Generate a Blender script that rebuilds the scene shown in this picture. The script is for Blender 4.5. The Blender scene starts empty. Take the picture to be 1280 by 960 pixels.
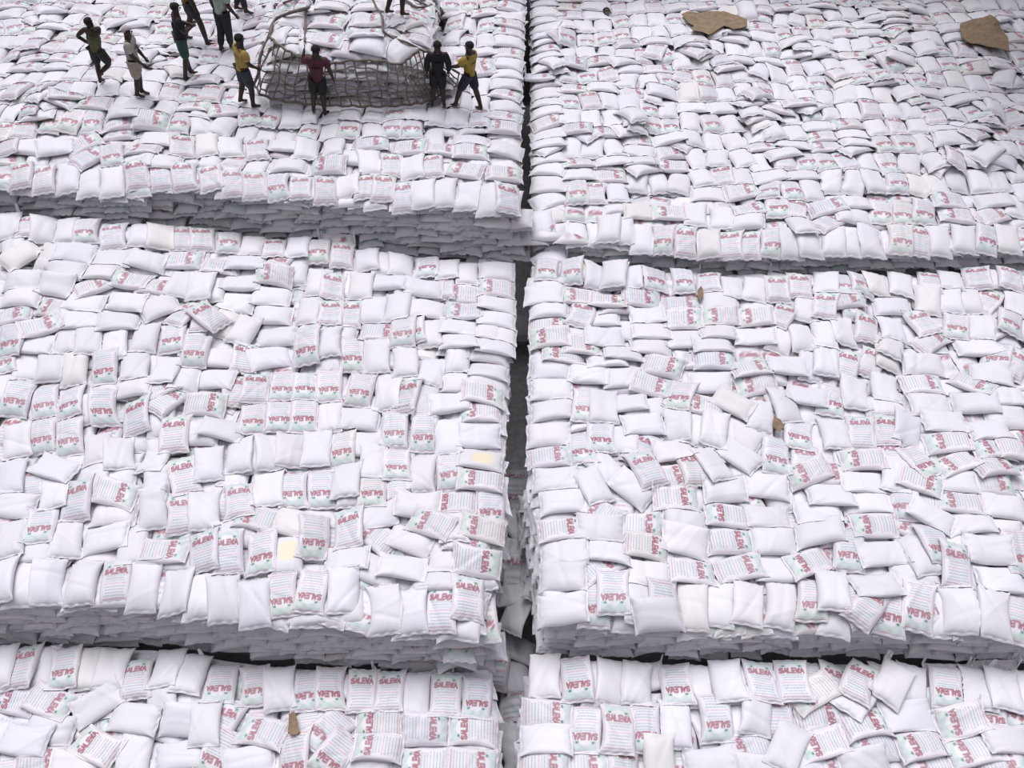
import bpy, math, random
import numpy as np
from mathutils import Vector, Matrix

SC = bpy.context.scene
COL = SC.collection
RNG = np.random.default_rng(7)
random.seed(7)

# ------------------------------------------------------------------ camera, world, light
CAM_Z, PITCH, FPX = 12.5, math.radians(50), 1200.0
cam_data = bpy.data.cameras.new('camera')
cam_data.sensor_width = 36.0
cam_data.lens = 36.0 * FPX / 1280.0
cam_data.clip_end = 200
cam = bpy.data.objects.new('camera', cam_data)
COL.objects.link(cam)
cam.location = (0, 0, CAM_Z)
cam.rotation_euler = (math.pi / 2 - PITCH, 0, 0)
SC.camera = cam

world = bpy.data.worlds.new('overcast_sky')
SC.world = world
world.use_nodes = True
bg = world.node_tree.nodes['Background']
bg.inputs[0].default_value = (0.90, 0.88, 1.0, 1)
bg.inputs[1].default_value = 1.0
_g = world.node_tree.nodes.new('ShaderNodeTexCoord')      # overcast: brightest overhead, dim towards the hold's rim
_x = world.node_tree.nodes.new('ShaderNodeSeparateXYZ')
_r = world.node_tree.nodes.new('ShaderNodeValToRGB')
world.node_tree.links.new(_g.outputs['Generated'], _x.inputs[0]); world.node_tree.links.new(_x.outputs['Z'], _r.inputs[0]); world.node_tree.links.new(_r.outputs[0], bg.inputs[0])
for _p, _k in ((0.0, 0.03), (0.35, 0.11), (0.75, 0.63), (1.0, 0.92)):
    _e = _r.color_ramp.elements[0] if _p == 0 else (_r.color_ramp.elements[-1] if _p == 1 else _r.color_ramp.elements.new(_p))
    _e.color = (0.91 * _k, 0.89 * _k, 1.0 * _k, 1)

sun_data = bpy.data.lights.new('overcast_sun', 'SUN')
sun_data.energy = 3.05
sun_data.angle = math.radians(48)
sun_data.color = (1.0, 0.965, 1.0)
sun = bpy.data.objects.new('overcast_sun', sun_data)
COL.objects.link(sun)
sun.rotation_euler = (math.radians(-20), math.radians(-7), 0)

vs = SC.view_settings
vs.view_transform = 'Standard'
vs.look = 'None'
vs.exposure = -0.03
vs.gamma = 1.0
vs.use_curve_mapping = False

# ------------------------------------------------------------------ pixel <-> world
CP, SP = math.cos(PITCH), math.sin(PITCH)

def ray(px, py):
    a, b = (px - 640) / FPX, -(py - 480) / FPX
    return np.array([a, CP + b * SP, -SP + b * CP])

def hit_z(px, py, z):
    d = ray(px, py)
    t = (z - CAM_Z) / d[2]
    return d[0] * t, d[1] * t

def project(X, Y, Z):
    zc = Z - CAM_Z
    depth = Y * CP - zc * SP
    up = Y * SP + zc * CP
    return 640 + FPX * X / depth, 480 - FPX * up / depth

# ------------------------------------------------------------------ the terraces of the cargo
Z_FAR_L, Z_FAR_R, Z_NEAR_L, Z_NEAR_R, Z_PIT = 1.05, 0.35, -1.15, -0.75, -1.75

def poly(pts):
    q = sorted(hit_z(*p) for p in pts)
    return np.array([a for a, b in q]), np.array([b for a, b in q])

MID_L = poly([(-120, 752, 0), (70, 752, 0), (120, 750, 0), (180, 752, 0), (250, 765, 0), (330, 775, 0), (420, 779, 0), (500, 786, 0), (606, 790, 0)])
MID_R = poly([(672, 772, 0), (740, 782, 0), (800, 784, 0), (880, 788, 0), (1020, 784, 0), (1150, 784, 0), (1200, 790, 0), (1380, 800, 0)])
FAR_L = poly([(-120, 232, Z_FAR_L), (0, 226, Z_FAR_L), (60, 234, Z_FAR_L), (150, 240, Z_FAR_L), (180, 232, Z_FAR_L), (250, 230, Z_FAR_L), (300, 238, Z_FAR_L),
              (400, 242, Z_FAR_L), (470, 245, Z_FAR_L), (560, 252, Z_FAR_L), (650, 258, Z_FAR_L)])
FAR_R = poly([(662, 285, Z_FAR_R), (740, 294, Z_FAR_R), (850, 306, Z_FAR_R), (920, 313, Z_FAR_R), (1020, 312, Z_FAR_R), (1150, 306, Z_FAR_R), (1280, 301, Z_FAR_R), (1420, 299, Z_FAR_R)])

def side_line(pts):
    q = sorted((b, a) for a, b in (hit_z(*p) for p in pts))
    return np.array([y for y, x in q]), np.array([x for y, x in q])

GAP_L = side_line([(659, 0, Z_FAR_L), (657, 60, Z_FAR_L), (654, 150, Z_FAR_L), (650, 250, Z_FAR_L), (645, 330, 0), (643, 400, 0), (638, 480, 0), (634, 560, 0), (640, 620, 0),
                   (630, 680, 0), (616, 730, 0), (606, 786, 0), (618, 840, Z_NEAR_L), (628, 890, Z_NEAR_L), (630, 960, Z_NEAR_L), (630, 1060, Z_NEAR_L)])
GAP_R = side_line([(661, 0, Z_FAR_R), (662, 60, Z_FAR_R), (661, 150, Z_FAR_R), (663, 280, Z_FAR_R), (664, 320, 0), (660, 400, 0), (658, 480, 0), (656, 560, 0), (664, 620, 0),
                   (675, 700, 0), (678, 770, 0), (664, 835, Z_NEAR_R), (654, 890, Z_NEAR_R), (650, 960, Z_NEAR_R), (650, 1060, Z_NEAR_R)])

def gap_l(Y): return np.interp(Y, *GAP_L)
def gap_r(Y): return np.interp(Y, *GAP_R)

HEAP_Y = hit_z(440, 128, Z_FAR_L)[1] + 1.82
BACK_LX = np.array([-14, -9.5, -7.2, -5.2, -4.2, -2.2, 0.2])
BACK_LZ = np.array([0.60, 0.60, 0.50, 0.30, 0.12, 0.05, 0.0])

def heap_h(X, Y):
    return 1.0 * np.exp(-(np.abs((X + 3.35) / 1.70) ** 10 + np.abs((Y - HEAP_Y) / 1.75) ** 14))

def ground(X, Y):
    """Nominal top of the cargo."""
    X = np.asarray(X, float); Y = np.asarray(Y, float)
    xl, xr = gap_l(Y), gap_r(Y)
    left = X < (xl + xr) / 2
    eml, emr = np.interp(X, *MID_L), np.interp(X, *MID_R)
    efl, efr = np.interp(X, *FAR_L), np.interp(X, *FAR_R)
    t = np.clip((Y - eml) / (efl - eml), 0, 1)
    midl = np.interp(X, BACK_LX, BACK_LZ) * t ** 1.5 + 0.05 * np.sin(X * 1.3 + Y * 0.9)
    midr = 0.05 * np.sin(X * 1.1 - Y * 0.8)
    heap = heap_h(X, Y)
    farl = Z_FAR_L + 0.06 * np.sin(X * 1.2 + Y) + heap + 0.22 * np.exp(-(((X + 9.5) / 2.5) ** 2 + ((Y - 17) / 2.5) ** 2))
    farr = Z_FAR_R + 0.07 * np.sin(X * 0.9 - Y * 0.7) + 0.02 * (Y - 13)
    L = np.where(Y < eml, Z_NEAR_L, np.where(Y < efl, midl, farl))
    R = np.where(Y < emr, Z_NEAR_R, np.where(Y < efr, midr, farr))
    z = np.where(left, L, R)
    z = np.where((X > xl) & (X < xr), Z_PIT, z)
    return z

def at(px, py):
    """Where the line of sight through a pixel meets the cargo."""
    d = ray(px, py)
    t = np.linspace(8, 34, 2601)
    P = d[None, :] * t[:, None] + np.array([0, 0, CAM_Z])
    g = ground(P[:, 0], P[:, 1])
    k = int(np.argmax(P[:, 2] <= g))
    if g[k] - P[k, 2] > .2: k -= 1   # met the face of a step: it belongs to the lower terrace
    return P[k, 0], P[k, 1], float(g[k])

# running height of everything stacked so far
HX0, HY0, HC = -13.5, 3.5, 0.025
HNX, HNY = int(27 / HC), int(20 / HC)
gx = HX0 + HC * np.arange(HNX); gy = HY0 + HC * np.arange(HNY)
GXX, GYY = np.meshgrid(gx, gy)
H = ground(GXX, GYY) - 0.32

def Hs(X, Y):
    i = np.clip(((X - HX0) / HC).round().astype(int), 0, HNX - 1)
    j = np.clip(((Y - HY0) / HC).round().astype(int), 0, HNY - 1)
    return H[j, i]

# ------------------------------------------------------------------ materials
def mat_cloth(name, attr=True, base=(0.8, 0.8, 0.82), rough=0.55, bump=0.15, scale=220, spec=0.35):
    m = bpy.data.materials.new(name); m.use_nodes = True
    nt = m.node_tree; b = nt.nodes['Principled BSDF']
    b.inputs['Roughness'].default_value = rough
    b.inputs['Specular IOR Level'].default_value = spec
    tc = nt.nodes.new('ShaderNodeNewGeometry')
    nz = nt.nodes.new('ShaderNodeTexNoise'); nz.inputs['Scale'].default_value = scale; nz.inputs['Detail'].default_value = 2
    nt.links.new(tc.outputs['Position'], nz.inputs['Vector'])
    bp = nt.nodes.new('ShaderNodeBump'); bp.inputs['Strength'].default_value = bump; bp.inputs['Distance'].default_value = 0.01
    nt.links.new(nz.outputs['Fac'], bp.inputs['Height'])
    nt.links.new(bp.outputs['Normal'], b.inputs['Normal'])
    if attr:
        a = nt.nodes.new('ShaderNodeAttribute'); a.attribute_name = 'print'
        nt.links.new(a.outputs['Color'], b.inputs['Base Color'])
    else:
        n2 = nt.nodes.new('ShaderNodeTexNoise'); n2.inputs['Scale'].default_value = 9; n2.inputs['Detail'].default_value = 4
        nt.links.new(tc.outputs['Position'], n2.inputs['Vector'])
        r = nt.nodes.new('ShaderNodeValToRGB')
        r.color_ramp.elements[0].position = 0.3; r.color_ramp.elements[1].position = 0.75
        r.color_ramp.elements[0].color = (*[c * 0.72 for c in base], 1); r.color_ramp.elements[1].color = (*[min(1, c * 1.12) for c in base], 1)
        nt.links.new(n2.outputs['Fac'], r.inputs['Fac'])
        nt.links.new(r.outputs['Color'], b.inputs['Base Color'])
    return m

M_SACK = mat_cloth('woven_sack', True, rough=0.5, bump=0.12, scale=60)
M_CORE = mat_cloth('packed_sacking', False, (0.62, 0.62, 0.64))
M_STEEL = mat_cloth('painted_steel', False, (0.30, 0.30, 0.31), rough=0.6, bump=0.05, scale=20)
M_CARD = mat_cloth('brown_cardboard', False, (0.25, 0.18, 0.115), rough=0.85, bump=0.1, scale=40)
M_ROPE = mat_cloth('weathered_rope', False, (0.17, 0.145, 0.125), rough=0.9, bump=0.4, scale=90)
# Sacks read off the photograph, one group per tile (tile origin and zoom): x,y,turn,kind(+ on top, - underneath)
# kind P plain face, S lettered face, Y plain face with a yellow stain
TILES = [
(0, 768, 5, """60,60,0,P- 25,210,8,P 160,220,10,S 250,300,10,P- 390,315,190,S 550,310,10,P- 690,310,12,P 590,535,62,P+ 840,370,5,S 1030,470,8,P- 1030,300,12,P+
1150,500,8,P- 1180,350,18,P+ 85,500,280,S 300,520,108,S 290,690,100,P 150,765,98,P+ 595,800,297,S 830,630,100,P 1150,655,95,P 830,850,8,P 1110,860,80,P
240,900,80,S 60,950,190,S 450,935,90,P -60,740,95,P"""),
(256, 768, 5, """80,400,188,S 285,415,182,S 460,430,180,P 630,445,182,S- 790,400,185,S+ 985,400,5,S 1160,380,5,S+ 105,650,30,S- 355,725,285,S+ 665,690,180,S-
770,715,222,S- 810,870,217,S 1080,665,270,S 1080,830,273,S+ 560,890,185,S+ 260,900,80,P+ 80,850,210,S 0,670,10,P 660,900,185,S- 1000,930,90,P-"""),
(512, 768, 5, """35,435,0,P- 225,440,2,S 412,465,183,S 90,700,90,S 395,705,270,S 95,900,270,S 388,910,90,S
850,340,2,P 1035,385,178,S 1170,410,0,P- 1270,400,2,P- 860,600,92,S 855,770,90,P+ 1110,700,180,S 840,950,92,S 1090,930,90,S -60,560,90,P-"""),
(768, 768, 5, """150,370,2,P+ 235,155,80,P+ 390,345,174,S 550,310,175,P 700,290,172,P+ 780,320,174,P- 905,285,355,S 1100,270,355,S 1240,290,175,S-
200,690,178,S 10,705,0,S 390,660,176,P 625,630,172,S+ 770,590,172,P- 880,595,176,P 1045,600,350,S- 850,805,255,S- 310,900,172,P+ 610,900,88,P+
1090,820,20,P+ 60,920,0,S- 890,960,90,P 1180,950,88,P 1250,480,240,S"""),
(1024, 768, 5, """90,290,0,S- 240,300,25,S+ 350,95,25,S+ 415,310,0,P- 575,330,0,P 455,415,32,P+ 240,500,30,P 790,340,175,S 970,345,172,P 1130,345,172,P+ 1310,350,172,P
20,610,80,S 30,790,262,S+ 300,680,80,S 370,830,255,S- 300,930,80,P 570,620,85,P+ 820,490,258,S- 900,650,262,S+ 650,795,262,S 970,840,262,S+ 1090,590,178,S
1250,570,200,S- 1190,780,88,P+ 720,920,262,S 1130,930,90,S 140,900,262,S- 1290,930,85,S"""),
(0, 608, 5, """60,80,95,P 50,300,8,P 235,215,190,S+ 180,365,85,P- 470,60,10,S 395,290,10,P 690,135,90,P- 640,295,83,P+ 810,330,5,P- 705,25,95,S 940,110,2,P
1105,130,3,S 1270,110,2,P 1010,365,90,S 1260,375,3,S -10,560,12,P 110,565,14,P- 280,560,12,P 490,565,12,P+ 710,555,10,S- 875,585,12,P+ 1080,620,10,P+ 1225,645,5,P"""),
(256, 608, 5, """100,670,2,P 205,60,358,S 890,-10,0,P 320,180,278,S- 570,215,100,P- 135,390,3,S 175,270,90,P- 340,380,182,S+ 505,400,2,Y- 665,290,184,S 895,240,357,S+
880,430,90,P 1065,145,85,P 1055,290,305,S- 1290,310,110,P 1065,500,110,P- 1235,490,95,P+ 855,620,3,P+ 1100,730,0,P+ 1290,740,0,P 480,640,182,S
660,620,192,S+ 295,690,5,P+"""),
(512, 608, 5, """50,80,90,P 270,75,272,S 495,90,180,S- 135,235,292,S+ 285,220,2,P- 455,235,275,S+ 355,310,92,S- 420,445,95,S+ 160,545,92,P- 210,390,2,P- 200,730,5,S- 360,670,3,S+
960,70,88,P 955,235,88,S 970,385,92,P 960,540,92,P+ 960,720,89,P 1200,130,300,S- 1195,230,95,P 1240,390,95,P 1190,480,60,S- 1150,700,178,S- 1275,650,176,S+"""),
(768, 608, 5, """390,55,90,S+ 170,190,95,S- 450,190,95,P- 450,315,98,P 205,360,97,S 225,520,92,P- 490,510,92,S 720,145,272,S 735,320,87,S 790,485,82,S+ 970,150,92,P+ 1010,315,92,P
1035,480,90,P 1290,135,92,P 1290,270,90,P 1225,460,255,S 1240,680,175,S 1045,700,0,P 840,700,0,P 670,700,2,P- 500,720,178,P 310,720,176,S+ 180,700,0,P- 100,720,0,P-"""),
(1024, 608, 5, """80,30,90,P 310,75,92,P 540,80,180,S- 360,220,272,S 130,235,75,S- 200,370,177,S 400,400,83,P+ 610,230,300,S- 710,170,115,P+ 960,210,92,P- 885,70,278,S 660,50,280,S-
1160,100,95,P 1150,245,100,P- 740,345,158,S 860,480,350,S+ 860,340,0,P- 1070,370,95,P+ 1265,390,160,S 650,400,150,P 1160,555,92,P 365,590,85,P+ 630,540,92,P- 645,715,177,S+
460,740,180,S 880,730,172,P 1030,750,172,P- 1120,780,172,P 1240,780,178,S 85,640,175,P 240,710,150,S 130,780,0,P-"""),
(0, 432, 5, """20,60,190,S 150,90,12,P 290,90,12,P 450,100,12,P 635,100,190,S+ 830,90,8,P 1020,130,15,P 1145,160,12,P 1215,20,188,S+ 90,290,205,S 10,220,10,P- 265,310,183,S 430,320,183,S
540,350,5,P- 650,355,184,S 850,410,2,S+ 820,230,90,P- 980,235,70,S- 1040,320,50,S- 1265,345,92,S+ 90,550,8,P 250,520,188,S 420,540,188,S 330,730,105,P+ 580,620,8,P 735,645,2,P+
940,650,20,P 990,420,5,P- 1090,530,3,S 1140,775,347,S 1220,510,90,P- 1290,700,0,P 50,790,8,P 165,810,10,S- 330,880,5,P+ 690,790,90,P- 960,840,5,P- 560,790,5,P-"""),
(256, 432, 5, """60,40,85,P 50,180,95,P 240,40,15,S 400,50,75,P 640,10,182,S 770,40,2,P 920,20,182,S 1070,30,3,P+ 1240,60,2,P 170,240,5,S 310,230,2,S 475,210,182,S 630,220,182,S 770,215,181,S+
965,235,195,S 1140,270,12,P+ 1255,310,10,S- 100,500,95,P 290,420,183,S 455,405,182,S 612,400,181,S 770,410,2,P 960,425,92,P+ 1180,485,188,S 200,650,5,P 320,645,2,P- 400,645,0,P
530,620,3,P 690,610,3,P+ 850,610,184,S 1000,585,90,P- 1040,700,5,P 1195,715,184,S+ 390,865,2,P 550,870,183,S 725,865,184,S 885,830,0,P+ 1045,880,182,S 1190,910,180,S-"""),
(512, 432, 5, """130,130,2,P+ 290,50,5,P 320,190,90,P- 490,25,90,P 490,135,91,P 490,205,91,P- 455,290,91,S+ 440,385,270,S- 430,525,91,P+ 250,330,85,P 100,320,5,P- 30,290,10,S- 85,505,183,S
240,530,2,P 440,675,93,Y 440,820,272,S 250,750,180,S- 80,760,5,P+ 960,30,270,S 890,110,92,P 890,235,92,P 895,370,91,P 870,520,91,P+ 875,660,88,S 910,800,92,P 1120,145,95,P
1100,345,188,S 1085,610,180,S- 1220,350,2,P 1205,540,181,S 1150,850,155,P 1215,740,140,P- 1240,60,90,P"""),
(768, 432, 5, """60,20,90,P 60,165,90,P 310,95,105,S 240,210,103,S+ 420,280,200,S 630,60,92,S 610,190,95,P- 860,110,85,S 900,210,265,S- 1090,90,95,P 1240,80,175,P 1220,270,105,P+
1075,340,155,P 80,330,90,P 190,350,90,P- 185,470,85,P+ 570,335,278,S 750,335,115,P 910,400,0,P 390,450,2,P 500,480,5,P 635,495,15,P+ 1170,515,185,S 370,615,83,P 60,550,0,P
170,610,30,S- 200,760,335,S 790,665,125,P+ 930,590,120,P- 790,540,120,P- 1025,660,182,S 485,740,342,S- 350,790,80,S- 620,720,150,P 700,870,88,P 960,850,95,P 1215,765,255,S
1190,680,5,S- 120,860,125,P"""),
(1024, 432, 5, """50,70,175,P 180,90,8,S 330,60,20,S- 440,30,0,P 665,85,92,P+ 1120,40,190,S 1240,80,30,S- 1100,150,100,P+ 95,300,185,S 245,265,0,P+ 435,235,0,P 430,350,90,P- 665,205,88,S
715,330,90,P 980,200,120,S 995,325,95,P 1180,290,90,P- 110,515,170,P 275,505,355,S 430,505,355,S 560,490,5,P 800,440,90,P+ 820,570,272,S 860,710,258,S 860,820,95,P 1080,505,88,P
1110,630,268,S 1110,740,80,S 1100,830,92,S- 285,700,272,S+ 485,660,345,S- 640,700,140,S+ 480,790,5,P 640,840,110,S 285,830,92,P 60,770,90,S- 1260,620,92,S 1195,400,90,P-"""),
(0, 240, 5, """30,160,10,P 160,160,8,S 240,180,10,P+ 390,190,10,P 540,190,188,S 710,205,5,S+ 880,190,5,P 990,235,5,P+ 1130,240,5,S 1250,250,5,S 60,330,5,P- 115,375,60,P 445,350,90,P+
685,370,92,P 905,390,95,P+ 1130,385,90,S- 290,370,30,P- 400,455,90,P 630,470,90,P 815,515,275,S+ 970,560,95,S- 125,510,90,P 335,550,95,P+ 560,550,70,S 1120,540,15,P 1250,560,15,P
110,630,90,P 50,750,80,S 320,690,280,S- 515,645,92,P 780,650,95,P+ 950,620,180,S- 990,700,70,P 250,820,70,S 495,760,85,P 725,775,85,P 1150,730,45,S 1270,770,10,S 60,840,90,S-
540,890,10,P 700,910,5,P 890,870,10,P 1065,880,188,S 1200,890,10,P 60,920,200,S 400,880,10,P 200,930,90,P"""),
(256, 240, 5, """130,260,183,S 285,265,5,P 430,310,3,S 580,310,12,P+ 700,330,188,S 855,350,8,S 1010,380,3,P+ 1120,400,3,P- 1215,420,2,P 90,430,92,S 250,420,90,P 430,430,40,S- 700,520,15,P
800,545,8,S+ 970,550,12,P 1150,540,95,P 1250,600,2,P- 430,510,270,S 220,530,90,P 40,570,15,P 180,645,95,P 410,620,92,P 640,710,12,P 775,730,5,S 910,725,3,S 1055,690,2,P
1195,695,3,P+ 30,770,300,S 110,780,30,P- 235,835,35,P+ 415,735,90,P 440,870,90,P+ 635,850,60,S- 825,850,92,P- 1090,840,92,S 1235,850,182,S 640,930,2,S 780,930,2,P 560,450,5,P-"""),
(512, 240, 5, """95,425,182,S 235,450,2,P 365,475,2,P 545,455,90,P+ 540,565,270,S 545,665,91,P 540,760,91,P 540,860,91,P 535,950,91,P 90,580,92,P+ 210,560,0,S- 325,600,272,S- 340,700,272,S
105,710,90,P 20,830,180,S 135,850,3,P 315,820,90,P 310,920,90,P 860,450,188,S+ 850,540,95,P- 1015,465,178,S+ 1080,440,3,Y- 1160,480,3,P 1275,500,5,P 840,620,93,P 875,710,93,P
1060,620,270,S 1060,740,20,S 1240,660,95,S 870,800,92,S- 875,890,268,S 1070,860,90,P- 1200,765,92,P 1220,885,90,P+ 1075,940,90,S"""),
(768, 240, 5, """-40,190,2,P 50,195,2,P 170,245,2,P 312,250,182,S 460,270,0,S 605,285,178,P+ 750,290,358,S 860,290,357,S 990,305,175,S 1130,300,165,P 1245,300,165,P
40,60,90,P 170,100,90,P 350,100,270,S 515,95,2,P 670,120,2,P 830,155,95,P 850,70,85,S 1020,50,175,S 1150,60,20,S 1180,180,160,P
10,500,5,P 95,510,5,P 160,520,5,P- 260,515,175,S 430,520,175,S 605,525,358,S 755,560,0,P 890,570,0,P 1030,570,357,S+ 1165,550,357,S 170,635,92,S 20,690,90,S 210,740,90,P+
235,840,90,P 430,670,92,S- 435,770,92,S 665,650,90,P- 670,745,272,S 885,750,272,S 1055,740,30,S 1215,690,0,P 660,845,90,P 890,870,95,P+ 50,835,90,P 450,880,92,P 1175,870,160,P
1060,880,20,P- 230,930,90,P 620,930,90,P"""),
(1024, 240, 5, """110,300,170,P 225,300,172,P- 355,280,168,P+ 520,275,175,S 640,270,355,S 770,250,165,P 920,245,168,P+ 1080,265,178,S 1215,255,168,P
220,120,92,P 230,40,90,P 400,90,178,S 555,90,175,S 670,90,175,S 870,100,270,S 820,20,270,S 1100,110,80,S 1100,30,90,P 1240,50,170,P 60,60,85,S 70,150,60,S
40,510,0,P 150,545,178,S 270,545,175,S 375,535,165,P 530,530,0,P 690,475,0,S 820,470,170,P 995,490,355,S 1110,490,170,P 1210,510,357,S 50,690,0,S 165,650,90,S- 250,680,180,S-
470,680,92,P 690,645,175,P+ 830,635,172,P 950,640,170,P 1060,640,40,S- 1250,660,175,P 310,820,0,S 460,825,170,P 165,835,170,P 40,860,0,P 650,790,323,S+ 870,805,185,S 1015,810,0,P
1130,800,60,S- 1215,790,190,S 720,900,60,S 1000,930,90,P 450,940,10,P"""),
(0, 160, 3.69, """70,185,10,S 190,195,5,S 300,200,8,P 400,215,5,P- 500,215,5,P 620,190,3,S 735,185,2,S- 845,185,2,S 950,225,355,S 1060,220,2,S 1165,225,2,S
130,60,90,P 240,60,80,P 370,40,70,S 650,75,270,S 720,20,90,P 830,50,2,S 945,45,2,P 1060,50,2,P 1180,65,2,S 400,110,60,S 510,100,180,S 620,130,90,P- 740,130,90,P- 30,50,10,S"""),
(340, 160, 3.69, """25,230,182,S 130,235,0,S 242,250,2,S 350,230,5,P 430,240,355,S- 510,250,2,S 600,285,2,S 697,270,0,P+ 795,260,5,P 900,270,5,P+ 990,290,2,P 1085,285,0,S
70,140,90,P 255,150,270,S 445,130,0,P 550,145,0,S 650,150,0,P 735,145,0,S 890,165,280,S 1070,175,90,S 60,55,90,P 160,70,2,P 272,60,2,P 450,40,90,S 630,55,92,S 785,75,92,S 920,35,90,P
915,90,90,S 1080,75,95,P 350,110,90,P-"""),
(300, 0, 4, """250,115,95,S 250,185,92,P 285,235,96,P 330,275,98,P- 460,30,90,P 440,110,96,S+ 440,205,98,S+ 460,262,95,P- 640,30,90,P 640,105,92,S+ 640,190,92,S+ 650,255,95,P+
840,120,60,S 770,100,0,P 800,250,60,P 900,170,20,P- 560,280,90,P- 360,40,80,P"""),
]
# ------------------------------------------------------------------ sacks
LET = {  # stroke segments on a 4 x 6 letter box
 'S': [(4,5.2,2,6),(2,6,0,5),(0,5,0,3.8),(0,3.8,4,2.4),(4,2.4,4,1),(4,1,2,0),(2,0,0,.9)],
 'A': [(0,0,2,6),(2,6,4,0),(.9,2,3.1,2)],
 'L': [(0,6,0,0),(0,0,4,0)],
 'E': [(0,6,0,0),(0,0,3.8,0),(0,6,3.8,6),(0,3,3.2,3)],
 'W': [(0,6,1,0),(1,0,2,4.5),(2,4.5,3,0),(3,0,4,6)],
}
WORD = 'SALEWA'

def word_mask(u, v, u0, u1, v0, v1):
    """Coverage of the big word; u,v arrays."""
    out = np.zeros_like(u)
    ins = (u > u0 - .04) & (u < u1 + .04) & (v > v0 - .05) & (v < v1 + .05)
    if not ins.any(): return out
    U, V = u[ins], v[ins]
    n = len(WORD); cw = (u1 - u0) / n
    y = (V - v0) / (v1 - v0) * 6
    best = np.full(U.shape, 9.0)
    for i, ch in enumerate(WORD):
        x = (U - (u0 + i * cw)) / cw * 5.1 - 0.3
        near = (x > -1.2) & (x < 5.4)
        if not near.any(): continue
        xx, yy = x[near], y[near]; bb = best[near]
        for ax, ay, bx, by in LET[ch]:
            dx, dy = bx - ax, by - ay
            t = np.clip(((xx - ax) * dx + (yy - ay) * dy) / (dx * dx + dy * dy), 0, 1)
            bb = np.minimum(bb, np.hypot((xx - ax - t * dx) * 1.0, (yy - ay - t * dy) * 0.8))
        best[near] = bb
    out[ins] = np.clip((1.22 - best) / 0.5, 0, 1)
    return out

GREEN = np.array([0.42, 0.56, 0.50]); RED = np.array([0.27, 0.065, 0.10]); TEAL = np.array([0.18, 0.33, 0.31])
SLATE = np.array([0.20, 0.25, 0.31]); PINK = np.array([0.50, 0.22, 0.28]); DOT = np.array([0.05, 0.17, 0.13])
LINES = [(.135, .64, TEAL, .030), (.03, .60, SLATE, .028), (-.085, .55, TEAL, .026), (-.21, .70, PINK, .024), (-.33, .66, TEAL, .030), (-.45, .60, SLATE, .030),
         (-.575, .58, TEAL, .026), (-.69, .70, SLATE, .024), (-.80, .78, RED, .024)]

def print_color(u, v, kind, tint, seed, fade=1.0):
    c = np.empty(u.shape + (3,)); c[:] = tint
    if kind == 'Y':
        w = np.clip(1.25 - ((u - .1) / .62) ** 4 - ((v - .12) / .5) ** 4, 0, 1)[..., None] * 0.62
        return c * (1 - w) + np.array([0.74, 0.66, 0.38]) * w
    if kind != 'S': return c
    def lay(mask, col):
        nonlocal c
        m = (mask * fade)[..., None]
        c = c * (1 - m) + col * m
    fr = ((np.abs(u) < .93) & (np.abs(v) < .93)).astype(float)
    lay(fr * (np.clip(1 - np.abs(np.abs(u) - .875) / .035, 0, 1)) * .42, PINK)
    lay(fr * (np.clip(1 - np.abs(np.abs(v) - .90) / .02, 0, 1)) * .42, PINK)
    arch = np.clip(((u / .42) ** 2 + ((v - .50) / .17) ** 2 - 1) * 4, 0, 1)
    g = ((v > .50) & (v < .865) & (np.abs(u) < .80)).astype(float) * (0.6 + .18 * np.sin(9 * u + 17 * v))
    lay(g * arch, GREEN)
    for s in (-1, 1):
        lay(np.clip(1.5 - np.hypot((u - s * .5) / .10, (v - .565) / .045), 0, 1), DOT)
    lay(word_mask(u, v, -.74, .74, .235, .455) * .88, RED)
    for k, (lv, hw, col, th) in enumerate(LINES):
        ph = seed * .0 + k * 2.1
        txt = 0.72 + 0.28 * np.sin(u * (34 + 3 * (k % 3)) + ph) * np.sin(u * 11 + 2 * ph)
        lay(np.clip(1 - np.abs(v - lv) / th + .35, 0, 1) * (np.abs(u) < hw) * txt * .78, col)
    return c

def grid_faces(nu, nv, off=0, rev=False):
    i = np.arange(nv - 1)[:, None] * nu + np.arange(nu - 1)[None, :]
    i = i.ravel() + off
    q = np.stack([i, i + 1, i + nu + 1, i + nu], 1)
    return q[:, ::-1] if rev else q

HEM = 0.925

class Pile:
    """Collects meshes to be written as one object."""
    def __init__(s): s.v, s.f, s.c, s.n = [], [], [], 0
    def add(s, v, f, c): s.v.append(v); s.f.append(f + s.n); s.c.append(c); s.n += len(v)

def write_mesh(name, v, f, c, mat=None):
    me = bpy.data.meshes.new(name)
    me.vertices.add(len(v)); me.vertices.foreach_set('co', v.astype(np.float32).ravel())
    me.loops.add(f.size); me.loops.foreach_set('vertex_index', f.astype(np.int32).ravel())
    me.polygons.add(len(f)); me.polygons.foreach_set('loop_start', (np.arange(len(f)) * 4).astype(np.int32))
    me.polygons.foreach_set('use_smooth', np.ones(len(f), bool))
    a = me.color_attributes.new('print', 'FLOAT_COLOR', 'POINT')
    cc = np.ones((len(v), 4), np.float32); cc[:, :3] = c
    a.data.foreach_set('color', cc.ravel())
    me.update(calc_edges=True)
    me.materials.append(mat or M_SACK)
    return me

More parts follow.
